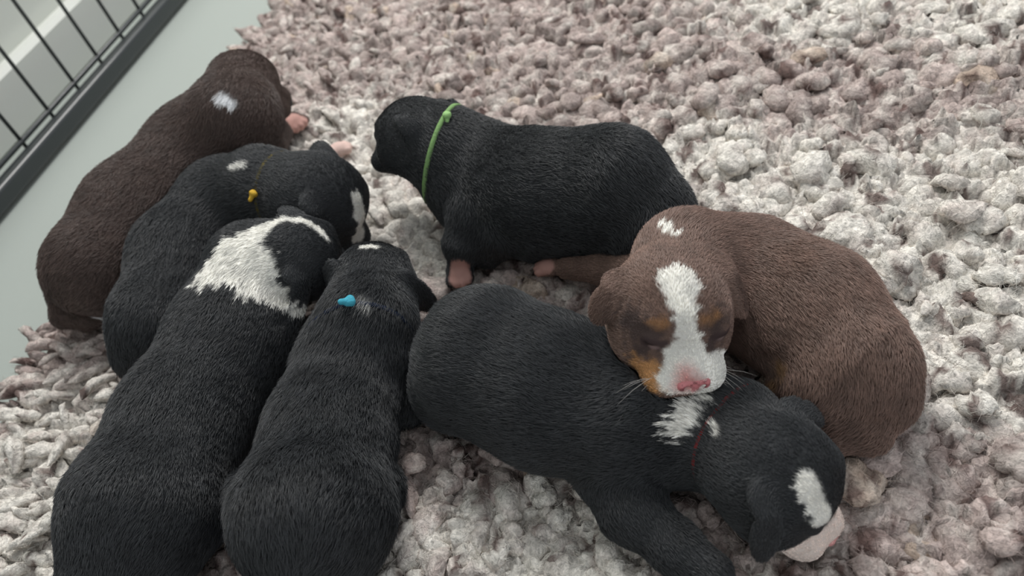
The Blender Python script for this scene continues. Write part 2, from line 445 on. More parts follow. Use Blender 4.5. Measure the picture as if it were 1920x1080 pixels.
# --- the black puppy with the yellow collar
p = P_['B'] = Pup(BLACK)
p.b('rump', 300, 610, 86); p.b('hind', 264, 668, 46); p.b('mid', 345, 480, 88); p.b('chest', 428, 388, 86); p.b('neck', 490, 352, 68, PT + 0.055)
p.head(596, 375, 84, PT + 0.05, (0.72, -0.5, -0.45), (0.45, 0.6, 0.6), tips=((-0.5, 1.05, 0.2), (-0.1, 1.3, -0.2)))
p.prims.append(cone(p.H[0], p.B['neck'][0], p.H[1] * 0.95, p.B['neck'][1], 0.014, 0.006))
p.chain(['neck', 'chest', 'mid', 'rump', 'hind'], 0.016)
p.b('arm', 575, 325, 25, PT + 0.02); p.b('wrist', 620, 290, 13, PT + 0.010); p.chain(['arm', 'wrist'], 0.008, 0.003)
PB = ball(634, 281, 17, PT + 0.010)[0]; p.paw(PB, at(660, 270, PT) - at(615, 292, PT), 0.0085)
# --- the black puppy with the green collar
p = P_['E'] = Pup(BLACK)
p.b('neck', 842, 285, 74, PT + 0.06); p.b('chest', 902, 336, 99); p.b('mid', 1010, 366, 113); p.b('rump', 1145, 362, 114); p.b('end', 1215, 405, 82)
p.b('sh', 900, 400, 60, PT + 0.035); p.b('arm', 868, 462, 36, PT + 0.022); p.b('wrist', 862, 490, 18, PT + 0.014)
p.b('arm2', 940, 440, 40, PT + 0.03); p.b('wrist2', 915, 480, 24, PT + 0.01)
p.b('thigh', 1200, 430, 80)
p.head(784, 256, 68, PT + 0.068, (-0.8, 0.03, -0.55), (-0.1, 0.9, 0.4), tips=((-0.8, 1.0, 0.5), (-0.8, 1.0, 0.5)))
p.prims.append(cone(p.H[0], p.B['neck'][0], p.H[1] * 0.95, p.B['neck'][1], 0.014, 0.006))
p.chain(['neck', 'chest', 'mid', 'rump', 'end'], 0.016); p.b('hip', 1150, 330, 80, PT + 0.055); p.b('knee', 1120, 430, 50, PT + 0.02); p.chain(['hip', 'knee'], 0.006); p.chain(['end', 'thigh'], 0.008); p.chain(['sh', 'arm', 'wrist'], 0.006, 0.004); p.b('bl', 925, 320, 70, PT + 0.05); p.chain(['bl', 'sh'], 0.006); p.chain(['arm2', 'wrist2'], 0.008, 0.004)
p.paw(ball(862, 507, 18, PT + 0.008)[0], at(862, 540, PT) - at(866, 490, PT), 0.0100)
# --- the dark brown puppy by the floor
p = P_['A'] = Pup(DBROWN)
p.b('rump', 188, 502, 95); p.b('mid', 262, 405, 100); p.b('chest', 385, 290, 100); p.b('neck', 440, 222, 80, PT + 0.07)
p.b('t0', 118, 548, 26, PT + 0.025); p.b('t1', 122, 590, 24, PT + 0.014); p.b('t2', 165, 604, 17, PT + 0.011); p.b('t3', 200, 597, 9, PT + 0.012)
p.b('arm', 495, 270, 40, PT + 0.03); p.b('wrist', 530, 240, 22, PT + 0.014)
p.head(455, 160, 60, PT + 0.075, (0.8, 0.0, -0.5), (-0.1, 0.75, 0.65), tips=((0, 1.34, 0), (0.1, 1.5, -0.3)), ear=1.15)
p.prims.append(cone(p.H[0], p.B['neck'][0], p.H[1] * 0.95, p.B['neck'][1], 0.014, 0.006))
p.chain(['neck', 'chest', 'mid', 'rump'], 0.016); p.chain(['rump', 't0'], 0.01); p.chain(['t0', 't1', 't2', 't3'], 0.004, 0.004)
p.b('hip', 215, 540, 60); p.b('bl', 400, 265, 66, PT + 0.06); p.chain(['rump', 'hip'], 0.006, flow=('mid', 'rump')); p.chain(['chest', 'bl'], 0.006, flow=('chest', 'mid'))
p.chain(['arm', 'wrist'], 0.008, 0.004)
p.paw(ball(548, 228, 18, PT + 0.012)[0], at(575, 235, PT) - at(535, 228, PT), 0.011)
ORDER = ['G', 'C', 'F', 'D', 'B', 'E', 'A']
for i, kx in enumerate(ORDER): P_[kx].carvers = [P_[j] for j in ORDER[:i]]

# --- coat markings, placed on each puppy's own surface
c, R, f, r, uu, L = g.H
FACE = lin(84, 70, 67)
g.mark(FACE, [(1185, 606, 30), (1212, 632, 34), (1204, 655, 24)], 0.005, 0.003, seed=3)
g.mark(FACE, [(1345, 605, 24), (1335, 645, 22)], 0.005, 0.003, seed=4)
g.mark(TAN, [(1200, 688, 22), (1212, 702, 30), (1226, 718, 26)], 0.003, 0.002, seed=5)
g.mark(lin(158, 118, 84), [(1222, 606, 7), (1243, 609, 9)], 0.0025, 0.001, seed=6)
g.mark(lin(158, 118, 84), [(1316, 602, 8), (1340, 594, 9)], 0.0025, 0.001, seed=7)
g.mark(WHITE, [(1272, 530, 40), (1279, 555, 33), (1286, 600, 20), (1288, 640, 26), (1290, 675, 44), (1288, 700, 48)], 0.0012, 0.0014, seed=8)
g.mark(WHITE, [(1255, 715, 22), (1290, 728, 24), (1330, 690, 22)], 0.0015, 0.001, seed=8)
g.mark3(WHITE, [(L(1.22, -0.32, -0.4), R * 0.42), (L(1.0, -0.58, -0.5), R * 0.34)], 0.0015, 0.0008, seed=14)
for pts_ in g.lids:
    g.mark3(lin(78, 64, 64), [(q_, g.H[1] * 0.12) for q_ in pts_], 0.0008, 0.0003, True, seed=12)
    g.mark3(lin(150, 128, 126), [(q_ - g.H[4] * g.H[1] * 0.055, g.H[1] * 0.05) for q_ in pts_[1:-1]], 0.0006, 0.0001, True, seed=12)
    g.mark3(lin(26, 18, 18), [(q_, g.H[1] * 0.036) for q_ in pts_], 0.0004, 0.0001, True, seed=12)
for sd_ in (-1, 1): g.mark3(lin(98, 78, 70), [(L(0.0, sd_ * 1.3, 0.45), R * 0.22), (L(0.15, sd_ * 1.4, 0.0), R * 0.26)], 0.003, 0.0008, seed=13)
g.mark(WHITE, [(1240, 424, 9), (1262, 440, 10)], 0.0012, 0.0012, seed=9)
g.mark(lin(218, 158, 154), [(1286, 704, 14), (1290, 717, 26)], 0.006, 0.0006, seed=10)
g.mark(lin(150, 118, 88), [(1458, 680, 12), (1452, 715, 10)], 0.004, 0.002, seed=11)
g.mark(PINK, [(1022, 498, 18), (1005, 500, 20)], 0.001, 0.0003, True)
p = P_['F']
p.mark(WHITE, [(1310, 752, 24), (1290, 780, 26), (1262, 805, 20)], 0.001, 0.003, seed=21)
p.mark(WHITE, [(1338, 800, 8), (1345, 818, 6)], 0.001, 0.001, seed=22)
p.mark(WHITE, [(1516, 908, 25), (1528, 935, 23), (1545, 972, 22)], 0.001, 0.0012, seed=23)
cF, RF, fF, rF, uF, LF = p.H
p.mark3(lin(252, 238, 230), [(LF(1.0, 0.5, -0.5), RF * 0.42), (LF(1.25, 0, -0.35), RF * 0.52), (LF(1.0, -0.5, -0.5), RF * 0.42)], 0.0016, 0.0005, seed=24)
p = P_['C']
p.mark(WHITE, [(392, 512, 30), (450, 485, 56), (490, 497, 33), (470, 535, 28)], 0.0012, 0.003, seed=31)
p.mark(WHITE, [(480, 440, 24), (520, 415, 12), (575, 416, 9), (615, 448, 6)], 0.0012, 0.001, seed=32)
p.mark(WHITE, [(490, 535, 26), (530, 560, 20), (556, 580, 12)], 0.0012, 0.0022, seed=33)
p.mark3(WHITE, [(p.H[5](0.0, 1.52, -0.3), p.H[1] * 0.17)], 0.001, 0.0006, seed=34)
p = P_['D']
p.mark(WHITE, [(682, 461, 8), (704, 461, 8)], 0.001, 0.0006, seed=41)
p.mark(lin(150, 150, 148), [(668, 560, 9), (690, 566, 8)], 0.002, 0.002, seed=42)
p = P_['B']
p.mark(WHITE, [(670, 372, 13), (676, 400, 17), (672, 440, 17)], 0.001, 0.001, seed=51)
p.mark(WHITE, [(442, 313, 6), (460, 310, 6)], 0.001, 0.001, seed=52)
p.mark3(lin(236, 204, 194), [(PB, 0.0195)], 0.001, 0.0003, True)
p = P_['E']
p.mark(PINK, [(862, 503, 20), (862, 520, 22)], 0.001, 0.0003, True)
p = P_['A']
p.mark(lin(235, 236, 238), [(416, 184, 13), (434, 193, 11)], 0.001, 0.001, seed=61)
p.mark(lin(235, 236, 238), [(190, 597, 7), (202, 597, 7)], 0.001, 0.0006, seed=62)
p.mark(PINK, [(545, 225, 22), (565, 232, 20)], 0.001, 0.0003, True)

INFO = {
 'G': ('milk chocolate brown puppy curled up with a broad white face blaze and pink nose', 1.0),
 'F': ('black puppy asleep on its belly with pale pink muzzle, brown puppy resting on it', 1.0),
 'C': ('black puppy with a wide white patch across the nape and shoulders', 1.0),
 'D': ('black puppy with a blue collar, seen from behind, beside the white-naped one', 1.15),
 'B': ('black puppy with a yellow collar squeezed between the dark brown and white-naped puppies', 1.0),
 'E': ('black puppy with a green collar standing in profile behind the others', 1.0),
 'A': ('dark brown puppy with a small white neck spot nearest the bare floor and fence', 1.0)}
VOX = {'G': 0.0014, 'F': 0.0016, 'C': 0.0018, 'D': 0.0018, 'B': 0.002, 'E': 0.002, 'A': 0.0022}
NH = {'G': 150000, 'F': 130000, 'C': 120000, 'D': 110000, 'B': 70000, 'E': 80000, 'A': 80000}
FURLEN = 0.72
ROOT = {}
def build_pup(key):
    s = P_[key]; label, furk = INFO[key]
    lo = np.min([p.cen - p.R for p in s.prims if not p.sub], 0) - 0.008
    hi = np.max([p.cen + p.R for p in s.prims if not p.sub], 0) + 0.008
    V, Q = surface_nets(s.fn, lo, hi, VOX[key])
    V = V.astype(np.float32)
    for _ in range(2):
        g_ = grad(s.fn, V); V = V - g_ * s.fn(V)[:, None] * 0.7
    base = V.mean(0); base[2] = PT
    root = empty('puppy', tuple(map(float, base)), label, 'puppy', 'litter of puppies on the rug'); ROOT[key] = root
    C, bare = s.color(V)
    o = mesh_obj('body', V, Q, M_SKIN, root); vcol(o.data, 'fur_color', C * 0.8)
    # fur: roots spread over the surface, laid along the direction of the coat
    T = np.concatenate([Q[:, [0, 1, 2]], Q[:, [0, 2, 3]]])
    A, B, C_ = V[T[:, 0]], V[T[:, 1]], V[T[:, 2]]
    ar = np.linalg.norm(np.cross(B - A, C_ - A), axis=1)
    N = NH[key]
    ti = rng.choice(len(T), N, p=ar / ar.sum()); w = rng.random((N, 2)); fl_ = w.sum(1) > 1; w[fl_] = 1 - w[fl_]
    X = (A[ti] + (B[ti] - A[ti]) * w[:, :1] + (C_[ti] - A[ti]) * w[:, 1:]).astype(np.float32)
    n = g_[T[ti, 0]] * (1 - w.sum(1, keepdims=True)) + g_[T[ti, 1]] * w[:, :1] + g_[T[ti, 2]] * w[:, 1:]
    n = (n / (np.linalg.norm(n, axis=1, keepdims=True) + 1e-9)).astype(np.float32)
    keep = (n[:, 2] > -0.75) & (X[:, 2] > PT - 0.012)
    for o_ in s.carvers: keep &= o_.raw(X) > 0.0022
    X, n = X[keep], n[keep]
    C, bare = s.color(X, 1.6); m = bare < 0.5; X, n, C = X[m], n[m], C[m]; N = len(X)
    Wt = np.zeros(N); fl_ = np.zeros((N, 3)); ln = np.zeros(N)
    dd = np.stack([pdist(p, X) for p in s.prims if not p.sub]); mn = dd.min(0)
    for p, d in zip([p for p in s.prims if not p.sub], dd):
        q = np.exp(-(d - mn) / 0.005); Wt += q; fl_ += q[:, None] * p.flow; ln += q * p.fur
    fl_ /= Wt[:, None]; ln = ln / Wt * furk * FURLEN * rng.uniform(0.65, 1.2, N)
    for pts_ in s.lids:
        dl = np.min([np.linalg.norm(X - q_, axis=1) for q_ in pts_], 0); ln *= np.clip(dl / (0.5 * s.H[1]) - 0.1, 0.15, 1)
    tang = fl_ - n * (fl_ * n).sum(1, keepdims=True)
    tang /= np.linalg.norm(tang, axis=1, keepdims=True) + 1e-6
    side = np.cross(n, tang)
    sw = noise3(X, 30, 77) * 0.28 + noise3(X, 110, 78) * 0.16 + rng.normal(0, 0.16, N)
    tang = tang * np.cos(sw)[:, None] + side * np.sin(sw)[:, None]
    lift = 0.2 + 0.07 * noise3(X, 90, 79) + rng.normal(0, 0.07, N)
    K = 4; pts = np.empty((N, K, 3), np.float32); pts[:, 0] = X - n * 0.0006
    cur = X.copy()
    for i in range(1, K):
        lf = (lift + 0.45 * (1 - i / (K - 1)))[:, None]
        dvec = tang + n * lf; dvec /= np.linalg.norm(dvec, axis=1, keepdims=True)
        cur = cur + dvec * (ln / (K - 1))[:, None]; pts[:, i] = cur
    rad = np.tile(np.array([0.00011, 0.0001, 0.00008, 0.00002], np.float32), (N, 1)) * rng.uniform(0.7, 1.3, (N, 1))
    rad *= np.clip(depth(base) / 0.45, 1, 1.25)
    cu = bpy.data.hair_curves.new('fur'); cu.add_curves([K] * N)
    cu.attributes['position'].data.foreach_set('vector', pts.reshape(-1).astype(np.float32)) if 'position' in cu.attributes else cu.position_data.foreach_set('vector', pts.reshape(-1))
    ra = cu.attributes.get('radius') or cu.attributes.new('radius', 'FLOAT', 'POINT')
    ra.data.foreach_set('value', rad.reshape(-1).astype(np.float32))
    ca = cu.attributes.new('fur_color', 'FLOAT_COLOR', 'CURVE')
    C4 = np.ones((N, 4), np.float32); C4[:, :3] = C * rng.uniform(0.72, 1.3, (N, 1)) * (1 + 0.18 * noise3(X, 60, 80))[:, None]
    ca.data.foreach_set('color', C4.ravel())
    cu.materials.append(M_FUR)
    fo = bpy.data.objects.new('fur', cu); COL.objects.link(fo); put_under(fo, root); fo['kind'] = 'stuff'
    print(key, len(V), N)
for kx in ORDER: build_pup(kx)

# --- nose, nostrils, whiskers of the curled brown puppy
def nose(key, col, dark):
    root = ROOT[key]; c, R, f, r, uu, L = P_[key].H
    prims = [ell(L(1.44, 0, -0.3), [f, r, uu], (R * 0.15, R * 0.27, R * 0.2), 0.004), ell(L(1.45, 0, -0.46), [f, r, uu], (R * 0.1, R * 0.1, R * 0.13), 0.002)]
    for sd in (-1, 1):
        prims.append(ell(L(1.46, sd * 0.2, -0.33), [f, r, uu], (R * 0.12, R * 0.11, R * 0.12), 0.001))
    for sd in (-1, 1):
        prims.append(ell(L(1.59, sd * 0.14, -0.34), [f, r, uu], (R * 0.11, R * 0.065, R * 0.06), 0.0008, sub=True))
    prims.append(cone(L(1.61, 0, -0.36), L(1.56, 0, -0.62), R * 0.018, R * 0.018, 0.0006, sub=True))
    fn = lambda X: sdf(prims, X)
    cc = L(1.5, 0, -0.34)
    V, Q = surface_nets(fn, cc - R * 0.42, cc + R * 0.42, R * 0.022)
    m, nt, b = new_mat('nose_skin', 0.35, tuple(col), 0.5)
    a = nt.nodes.new('ShaderNodeAttribute'); a.attribute_name = 'fur_color'
    nt.links.new(a.outputs['Color'], b.inputs['Base Color'])
    o = mesh_obj('nose', V, Q, m, root)
    X = V.astype(np.float32); sp = sstep((noise3(X, 330, 5) - 0.15) * 2.5)[:, None]
    dn = np.full(len(X), 1.0)
    for sd in (-1, 1): dn = np.minimum(dn, np.linalg.norm(X - L(1.55, sd * 0.14, -0.34), axis=1))
    sp = np.maximum(sp * 0.8, sstep((R * 0.1 - dn) / (R * 0.05))[:, None])
    vcol(o.data, 'fur_color', np.asarray(col) * (1 - sp) + np.asarray(dark) * sp)
    if key in 'GF': o['label'] = 'pink nose with two dark nostrils'
nose('G', lin(206, 128, 132), lin(112, 48, 56))
nose('F', lin(222, 160, 158), lin(170, 104, 104))
for k_ in 'ABCDE': nose(k_, lin(34, 32, 33), lin(14, 13, 13))
c, R, f, r, uu, L = g.H
V, Fc = [], []
for sd in (-1, 1):
    for i in range(9):
        a = L(1.2 + 0.1 * rng.uniform(-1, 1), sd * 0.46, -0.42 + 0.14 * rng.uniform(-1, 1))
        d = unit(r * sd + f * rng.uniform(-0.2, 0.7) - uu * rng.uniform(-0.3, 0.6)); ln = R * rng.uniform(0.5, 1.0)
        pth = [a + d * ln * t - uu * 0.25 * ln * t * t + f * ln * .15 * t * t for t in (0, 0.33, 0.66, 1)]
        v_, f_ = tube(pth, [0.00011, 0.0001, 0.00008, 0.00003], 4); n0 = len(V)
        V += v_; Fc += [tuple(x + n0 for x in q) for q in f_]
mw, _, _ = new_mat('whisker', 0.3, tuple(lin(200, 195, 190)), 0.5)
o = mesh_obj('whiskers', V, Fc, mw, ROOT['G']); o['kind'] = 'stuff'

# --- collars: a yarn band wrapped around each neck, following its surface
def yarn_mat(name, col):
    m, nt, b = new_mat(name, 0.8, tuple(col), 0.15)
    tc = nt.nodes.new('ShaderNodeTexCoord'); wv = nt.nodes.new('ShaderNodeTexNoise'); wv.inputs['Scale'].default_value = 700
    bp = nt.nodes.new('ShaderNodeBump'); bp.inputs['Strength'].default_value = 0.6; bp.inputs['Distance'].default_value = 0.0008
    nt.links.new(tc.outputs['Object'], wv.inputs['Vector']); nt.links.new(wv.outputs['Fac'], bp.inputs['Height']); nt.links.new(bp.outputs['Normal'], b.inputs['Normal'])
    return m
def collar(key, pxa, pxb, col, rad, off, knot=None, knot_col=None, third=None, ks=1.7):
    """ring through two surface points seen in the picture"""
    s = P_[key]; root = ROOT[key]
    A, B = s.hit(*pxa), s.hit(*pxb)
    cn, rn = s.B['neck']; hc = s.H[0]
    cen = cn * 0.6 + hc * 0.4
    ax = unit(cn - hc)
    e = unit(B - A); nrm = unit(ax - e * np.dot(ax, e)); cen = cen + nrm * np.dot((A + B) / 2 - cen, nrm)
    if third:
        n3 = unit(np.cross(B - A, s.hit(*third) - A)); nrm = n3 if np.dot(n3, nrm) > 0 else -n3
        cen = cn * 0.6 + hc * 0.4; cen = cen + nrm * np.dot(A - cen, nrm)
    e1 = unit(e); e2 = np.cross(nrm, e1); path = []; nv = []
    others = [o for kk, o in P_.items() if kk != key]
    for i in range(72):
        w = 2 * math.pi * i / 72; d = e1 * math.cos(w) + e2 * math.sin(w); t = 0.004
        for _ in range(60):
            v = float(s.raw((cen + d * t)[None])[0]); 
            if v > -0.0002 or t > 0.07: break
            t += max(-v * 0.8, 0.0004)
        path.append(cen + d * (t + off)); nv.append(d)
    path = np.array(path)
    for _ in range(3): path = (np.roll(path, 1, 0) + path * 2 + np.roll(path, -1, 0)) / 4
    V, Fc = tube(path, rad, 8, True, 0.7, nv)
    m = yarn_mat('collar_yarn', col)
    o = mesh_obj('collar', V, Fc, m, root)
    if knot:
        kc = s.hit(*knot); nn = grad(s.raw, kc[None].astype(np.float32))[0]; kc = kc + nn * (off + rad)
        prims = []
        kr = rad * ks
        for a_ in range(5):
            q = unit(rng.normal(size=3)); w_ = unit(np.cross(q, nn)); prims.append(ell(kc + q * kr * 0.3, [w_, q, np.cross(w_, q)], (kr * 0.95, kr * 0.6, kr * 0.6), kr * 0.2))
        prims.append(cone(kc, kc - e * kr * 1.3 + nrm * kr * 0.5, kr * 0.55, kr * 0.5, kr * 0.2))
        Vk, Qk = surface_nets(lambda X: sdf(prims, X), kc - kr * 3.2, kc + kr * 3.2, kr * 0.18)
        put_under(mesh_obj('knot', Vk, Qk, yarn_mat('knot_yarn', knot_col if knot_col is not None else col)), root)
        kn = bpy.data.objects[[x.name for x in bpy.data.objects if x.name.startswith('knot')][-1]]
    return o
collar('E', (797, 335), (828, 228), lin(122, 156, 100), 0.0019, 0.0008, (838, 221), lin(150, 190, 125), third=(811, 270))
collar('D', (655, 570), (745, 590), lin(24, 34, 56), 0.0018, 0.0006, (658, 568), lin(70, 160, 182), ks=2.1)
collar('B', (478, 365), (487, 318), lin(96, 86, 44), 0.002, -0.0008, (477, 364), lin(205, 165, 60))
collar('F', (1300, 845), (1318, 800), lin(140, 44, 44), 0.0018, -0.0009)

# ------------------------------------------------------------------ rug
RE0, RE1 = at(490, 0, PT), at(0, 690, PT)                 # the rug's visible edge
ED = unit((RE1 - RE0) * np.array([1, 1, 0])); EN = np.array([-ED[1], ED[0], 0])
mid = at(1100, 500, PT)
if np.dot(EN, mid - RE0) < 0: EN = -EN                    # EN points into the rug
def g2(u, v): return at(u, v, PT)[:2]
cream = [(g2(u, v), rr) for u, v, rr in [(1330, 290, .05), (1450, 350, .06), (1560, 330, .05), (1660, 440, .06), (1800, 560, .06), (1860, 480, .06), (1750, 640, .04), (1820, 680, .04),
         (1890, 360, .05), (1830, 300, .04), (1740, 330, .05), (1880, 700, .04),
         (40, 830, .05), (110, 780, .04), (60, 930, .05), (130, 960, .035), (40, 1060, .06), (190, 750, .02), (640, 240, .05), (610, 280, .04), (690, 330, .04), (730, 400, .035), (780, 440, .03), (740, 250, .03),
         (860, 1000, .03), (930, 980, .022), (740, 1050, .03), (1130, 1030, .03), (1040, 950, .018), (980, 1060, .03), (820, 470, .03),
         (1480, -10, .07), (1830, 20, .06), (1560, 20, .05)]]
def rug_colour(xy, jit):
    a = np.zeros(len(xy))
    for c_, rr in cream:
        a = np.maximum(a, np.clip(1.25 - np.linalg.norm(xy - c_, axis=1) / rr * 0.8, 0, 1))
    return np.clip(a * 1.15 + jit * 0.5, 0, 1)
def tuft_variant(seed, pointed, n=11, m=11):
    g_ = np.random.default_rng(seed)
    t = np.linspace(0, 1, n)
    tw = g_.uniform(-0.9, 0.9)
    if pointed: ang = np.clip(0.5 + g_.uniform(0.85, 1.1) * t ** 0.45, 0, 1.6)
    else: ang = np.clip(0.1 + g_.uniform(1.5, 2.6) * t ** 0.9, 0, 2.5)
    P = np.zeros((n, 3)); yaw = -tw * 0.4
    for i in range(1, n):
        yaw += tw / n * (1 + 2.2 * t[i] ** 2)
        st = 1.0 / (n - 1)
        P[i] = P[i - 1] + st * np.array([math.sin(ang[i]) * math.cos(yaw), math.sin(ang[i]) * math.sin(yaw), math.cos(ang[i])])
    if pointed: prof = np.interp(t, [0, .2, .5, .75, .92, 1], [.10, .17, .20, .16, .08, .02])
    else: prof = np.interp(t, [0, .2, .5, .75, .92, 1], [.2, .3, .36, .34, .24, .05])
    ph = g_.uniform(0, 6.28, 8); spin = g_.uniform(-2.5, 2.5)
    V = np.zeros((n, m, 3)); Nn = np.zeros((n, m, 3))
    for i in range(n):
        T = unit(P[min(i + 1, n - 1)] - P[max(i - 1, 0)]); e1 = unit(np.cross(T, [0.05, 0.02, 1.0])); e2 = np.cross(T, e1)
        for j in range(m):
            w = 2 * math.pi * j / m; w2 = w + spin * t[i]
            fold = 1 - abs(math.sin(w2 + ph[0])) ** 0.6                      # a felted fold running along the strand
            rr = prof[i] * (1.12 + 0.3 * math.cos(2 * w2 + ph[1]) - 0.42 * fold * math.sin(math.pi * t[i]))
            dv = e1 * math.cos(w) * 1.12 + e2 * math.sin(w) * 0.74
            V[i, j] = P[i] + dv * rr; Nn[i, j] = unit(dv)
    V = V.reshape(-1, 3); Nn = Nn.reshape(-1, 3); tt = np.repeat(t, m); pr = np.repeat(prof, m)
    X = V.astype(np.float32)
    dsp = -np.abs(noise3(X, 1.6, seed)) * 0.5 - np.abs(noise3(X, 3.2, seed + 1)) * 0.32 + noise3(X, 6.0, seed + 2) * 0.12 + 0.3
    V = V + Nn * (dsp * pr)[:, None]
    Fc = []
    for i in range(n - 1):
        for j in range(m):
            Fc.append((i * m + j, i * m + (j + 1) % m, (i + 1) * m + (j + 1) % m, (i + 1) * m + j))
    return V, np.array(Fc), tt
VAR = {(pt, lod): [tuft_variant(100 + i + 50 * pt, pt, *((15, 15) if lod == 0 else (10, 10))) for i in range(16)] for pt in (False, True) for lod in (0, 1)}
# places on a jittered grid over what the camera sees, with a margin
sp = 0.0118
corners = np.array([g2(-330, -200), g2(2560, -200), g2(2560, 1330), g2(-330, 1330)])
lo, hi = corners.min(0), corners.max(0)
gx, gy = np.meshgrid(np.arange(lo[0], hi[0], sp), np.arange(lo[1], hi[1], sp * 0.9))
gx = gx + (np.arange(gx.shape[0]) % 2)[:, None] * sp * 0.5
XY = np.stack([gx.ravel(), gy.ravel()], 1) + rng.uniform(-0.42, 0.42, (gx.size, 2)) * sp
X3 = np.c_[XY, np.full(len(XY), PT)]
rel = X3 - CAM; zz = rel @ FWD
uu_ = 960 + F_PX * (rel @ RGT) / zz; vv_ = 540 - F_PX * (rel @ UPV) / zz
ok = (zz > 0.05) & (uu_ > -320) & (uu_ < 2540) & (vv_ > -195) & (vv_ < 1320) & (((X3 - RE0) @ EN) > 0.012)
# nothing grows through the puppies
Xs = X3.astype(np.float32)
alld = np.min([P_[k_].raw(Xs - np.array([0, 0, 0.002], np.float32)) for k_ in ORDER], 0)
ok &= alld > -0.010
ok &= rng.random(len(ok)) > np.clip(0.28 + (uu_ - 700) / 1600, 0.22, 0.42)
XY, uu_, vv_, alld, X3, zz = XY[ok], uu_[ok], vv_[ok], alld[ok], X3[ok], zz[ok]
print('tufts', len(XY))
edge = (X3 - RE0) @ EN
pointed_p = np.clip(1.0 - (uu_ - 250) / 750, 0.08, 1.0)
# the way the pile lies
lean = np.empty((len(XY), 2))
for i in range(len(XY)):
    u, v = uu_[i], vv_[i]
    if u < 420 and v > 520: d = -EN[:2] * 1.0 + np.array([0, -0.25])
    elif u < 1000 and v < 480: d = -EN[:2] * 0.6 + np.array([0.1, 0.5])
    elif v > 780: d = np.array([-0.1, -1.0])
    else: d = np.array([0.25, -0.75])
    a = rng.normal(0, 0.55 if u < 1000 else 0.9); d = d / np.linalg.norm(d)
    lean[i] = (d[0] * math.cos(a) - d[1] * math.sin(a), d[0] * math.sin(a) + d[1] * math.cos(a))
jit = rng.normal(0.12, 0.4, len(XY))
cr = rug_colour(XY, jit)
TAUPE = lin(179, 164, 159); CREAM = lin(232, 227, 219); DARK = lin(92, 70, 66); SAND = lin(205, 184, 164)
# the felted mat between the tufts: packed lumps with thin creases
from mathutils import kdtree
def wool_colour(wf, cr_, base_c, dkk):
    k1 = np.clip(cr_ * 0.95 + 0.36 * noise3(wf, 45, 501) + 0.25 * noise3(wf, 130, 504), 0, 1)[:, None]
    col = base_c * (1 - k1) + CREAM * k1
    dk = np.clip((noise3(wf, 34, 503) + 0.6 * noise3(wf, 95, 505) - 0.46) * 4.5, 0, 1)[:, None] * dkk
    return col * (1 - dk) + DARK * dk
gs = 0.0027
mx_, my_ = np.arange(lo[0], hi[0], gs), np.arange(lo[1], hi[1], gs)
MX, MY = np.meshgrid(mx_, my_, indexing='ij'); M3 = np.stack([MX, MY, np.full_like(MX, PT)], -1).reshape(-1, 3)
rel = M3 - CAM; z_ = rel @ FWD; z_s = np.maximum(z_, 0.05)
mu = 960 + F_PX * (rel @ RGT) / z_s; mv = 540 - F_PX * (rel @ UPV) / z_s
inm = (z_ > 0.05) & (mu > -310) & (mu < 2530) & (mv > -190) & (mv < 1310) & (((M3 - RE0) @ EN) > 0.012)
Mf = M3.astype(np.float32)
wx = M3[:, 0] + 0.006 * noise3(Mf, 60, 601); wy = M3[:, 1] + 0.006 * noise3(Mf, 60, 602)
seeds = XY0 = np.stack([gx.ravel(), gy.ravel()], 1) + rng.uniform(-0.4, 0.4, (gx.size, 2)) * sp
kd = kdtree.KDTree(len(seeds))
for i_, q_ in enumerate(seeds): kd.insert((q_[0], q_[1], 0), i_)
kd.balance()
F12 = np.zeros((len(M3), 2)); cid = np.zeros(len(M3), int)
for i_ in np.flatnonzero(inm):
    (_, a0, d0), (_, a1, d1) = kd.find_n((wx[i_], wy[i_], 0), 2)
    F12[i_] = d0, d1; cid[i_] = a0
ch = rng.normal(0, 0.0035, len(seeds))
hgt = PT - 0.0092 + 0.002 * np.clip((420 - mv) / 200, 0, 1) - 0.004 * np.clip((650 - mu) / 300, 0, 1) + ch[cid] + 0.008 * (1 - np.exp(-(F12[:, 1] - F12[:, 0]) / 0.0028)) + 0.0016 * noise3(Mf, 130, 603) - 0.0016 * np.abs(noise3(Mf, 220, 604))
hgt -= 0.02 * np.clip(1 - ((M3 - RE0) @ EN - 0.012) / 0.02, 0, 1)
near = np.min([P_[k_].raw(Mf - np.array([0, 0, 0.004], np.float32)) for k_ in ORDER], 0)
hgt = np.maximum(hgt - 0.9 * np.clip(0.006 - near, 0, 0.02), 0.006)
ID = np.full(len(M3), -1); ID[inm] = np.arange(inm.sum()); ID2 = ID.reshape(MX.shape)
Q = np.stack([ID2[:-1, :-1], ID2[1:, :-1], ID2[1:, 1:], ID2[:-1, 1:]], -1).reshape(-1, 4); Q = Q[(Q >= 0).all(1)]
MV = np.c_[M3[inm][:, :2], hgt[inm]]
cjit = rng.normal(0.1, 0.35, len(seeds)); ct = rng.normal(1, 0.13, len(seeds))
MC = wool_colour(MV.astype(np.float32), rug_colour(MV[:, :2], cjit[cid[inm]]), TAUPE * ct[cid[inm]][:, None], 0.8)
AV, AF, AC = [], [], []; off = 0
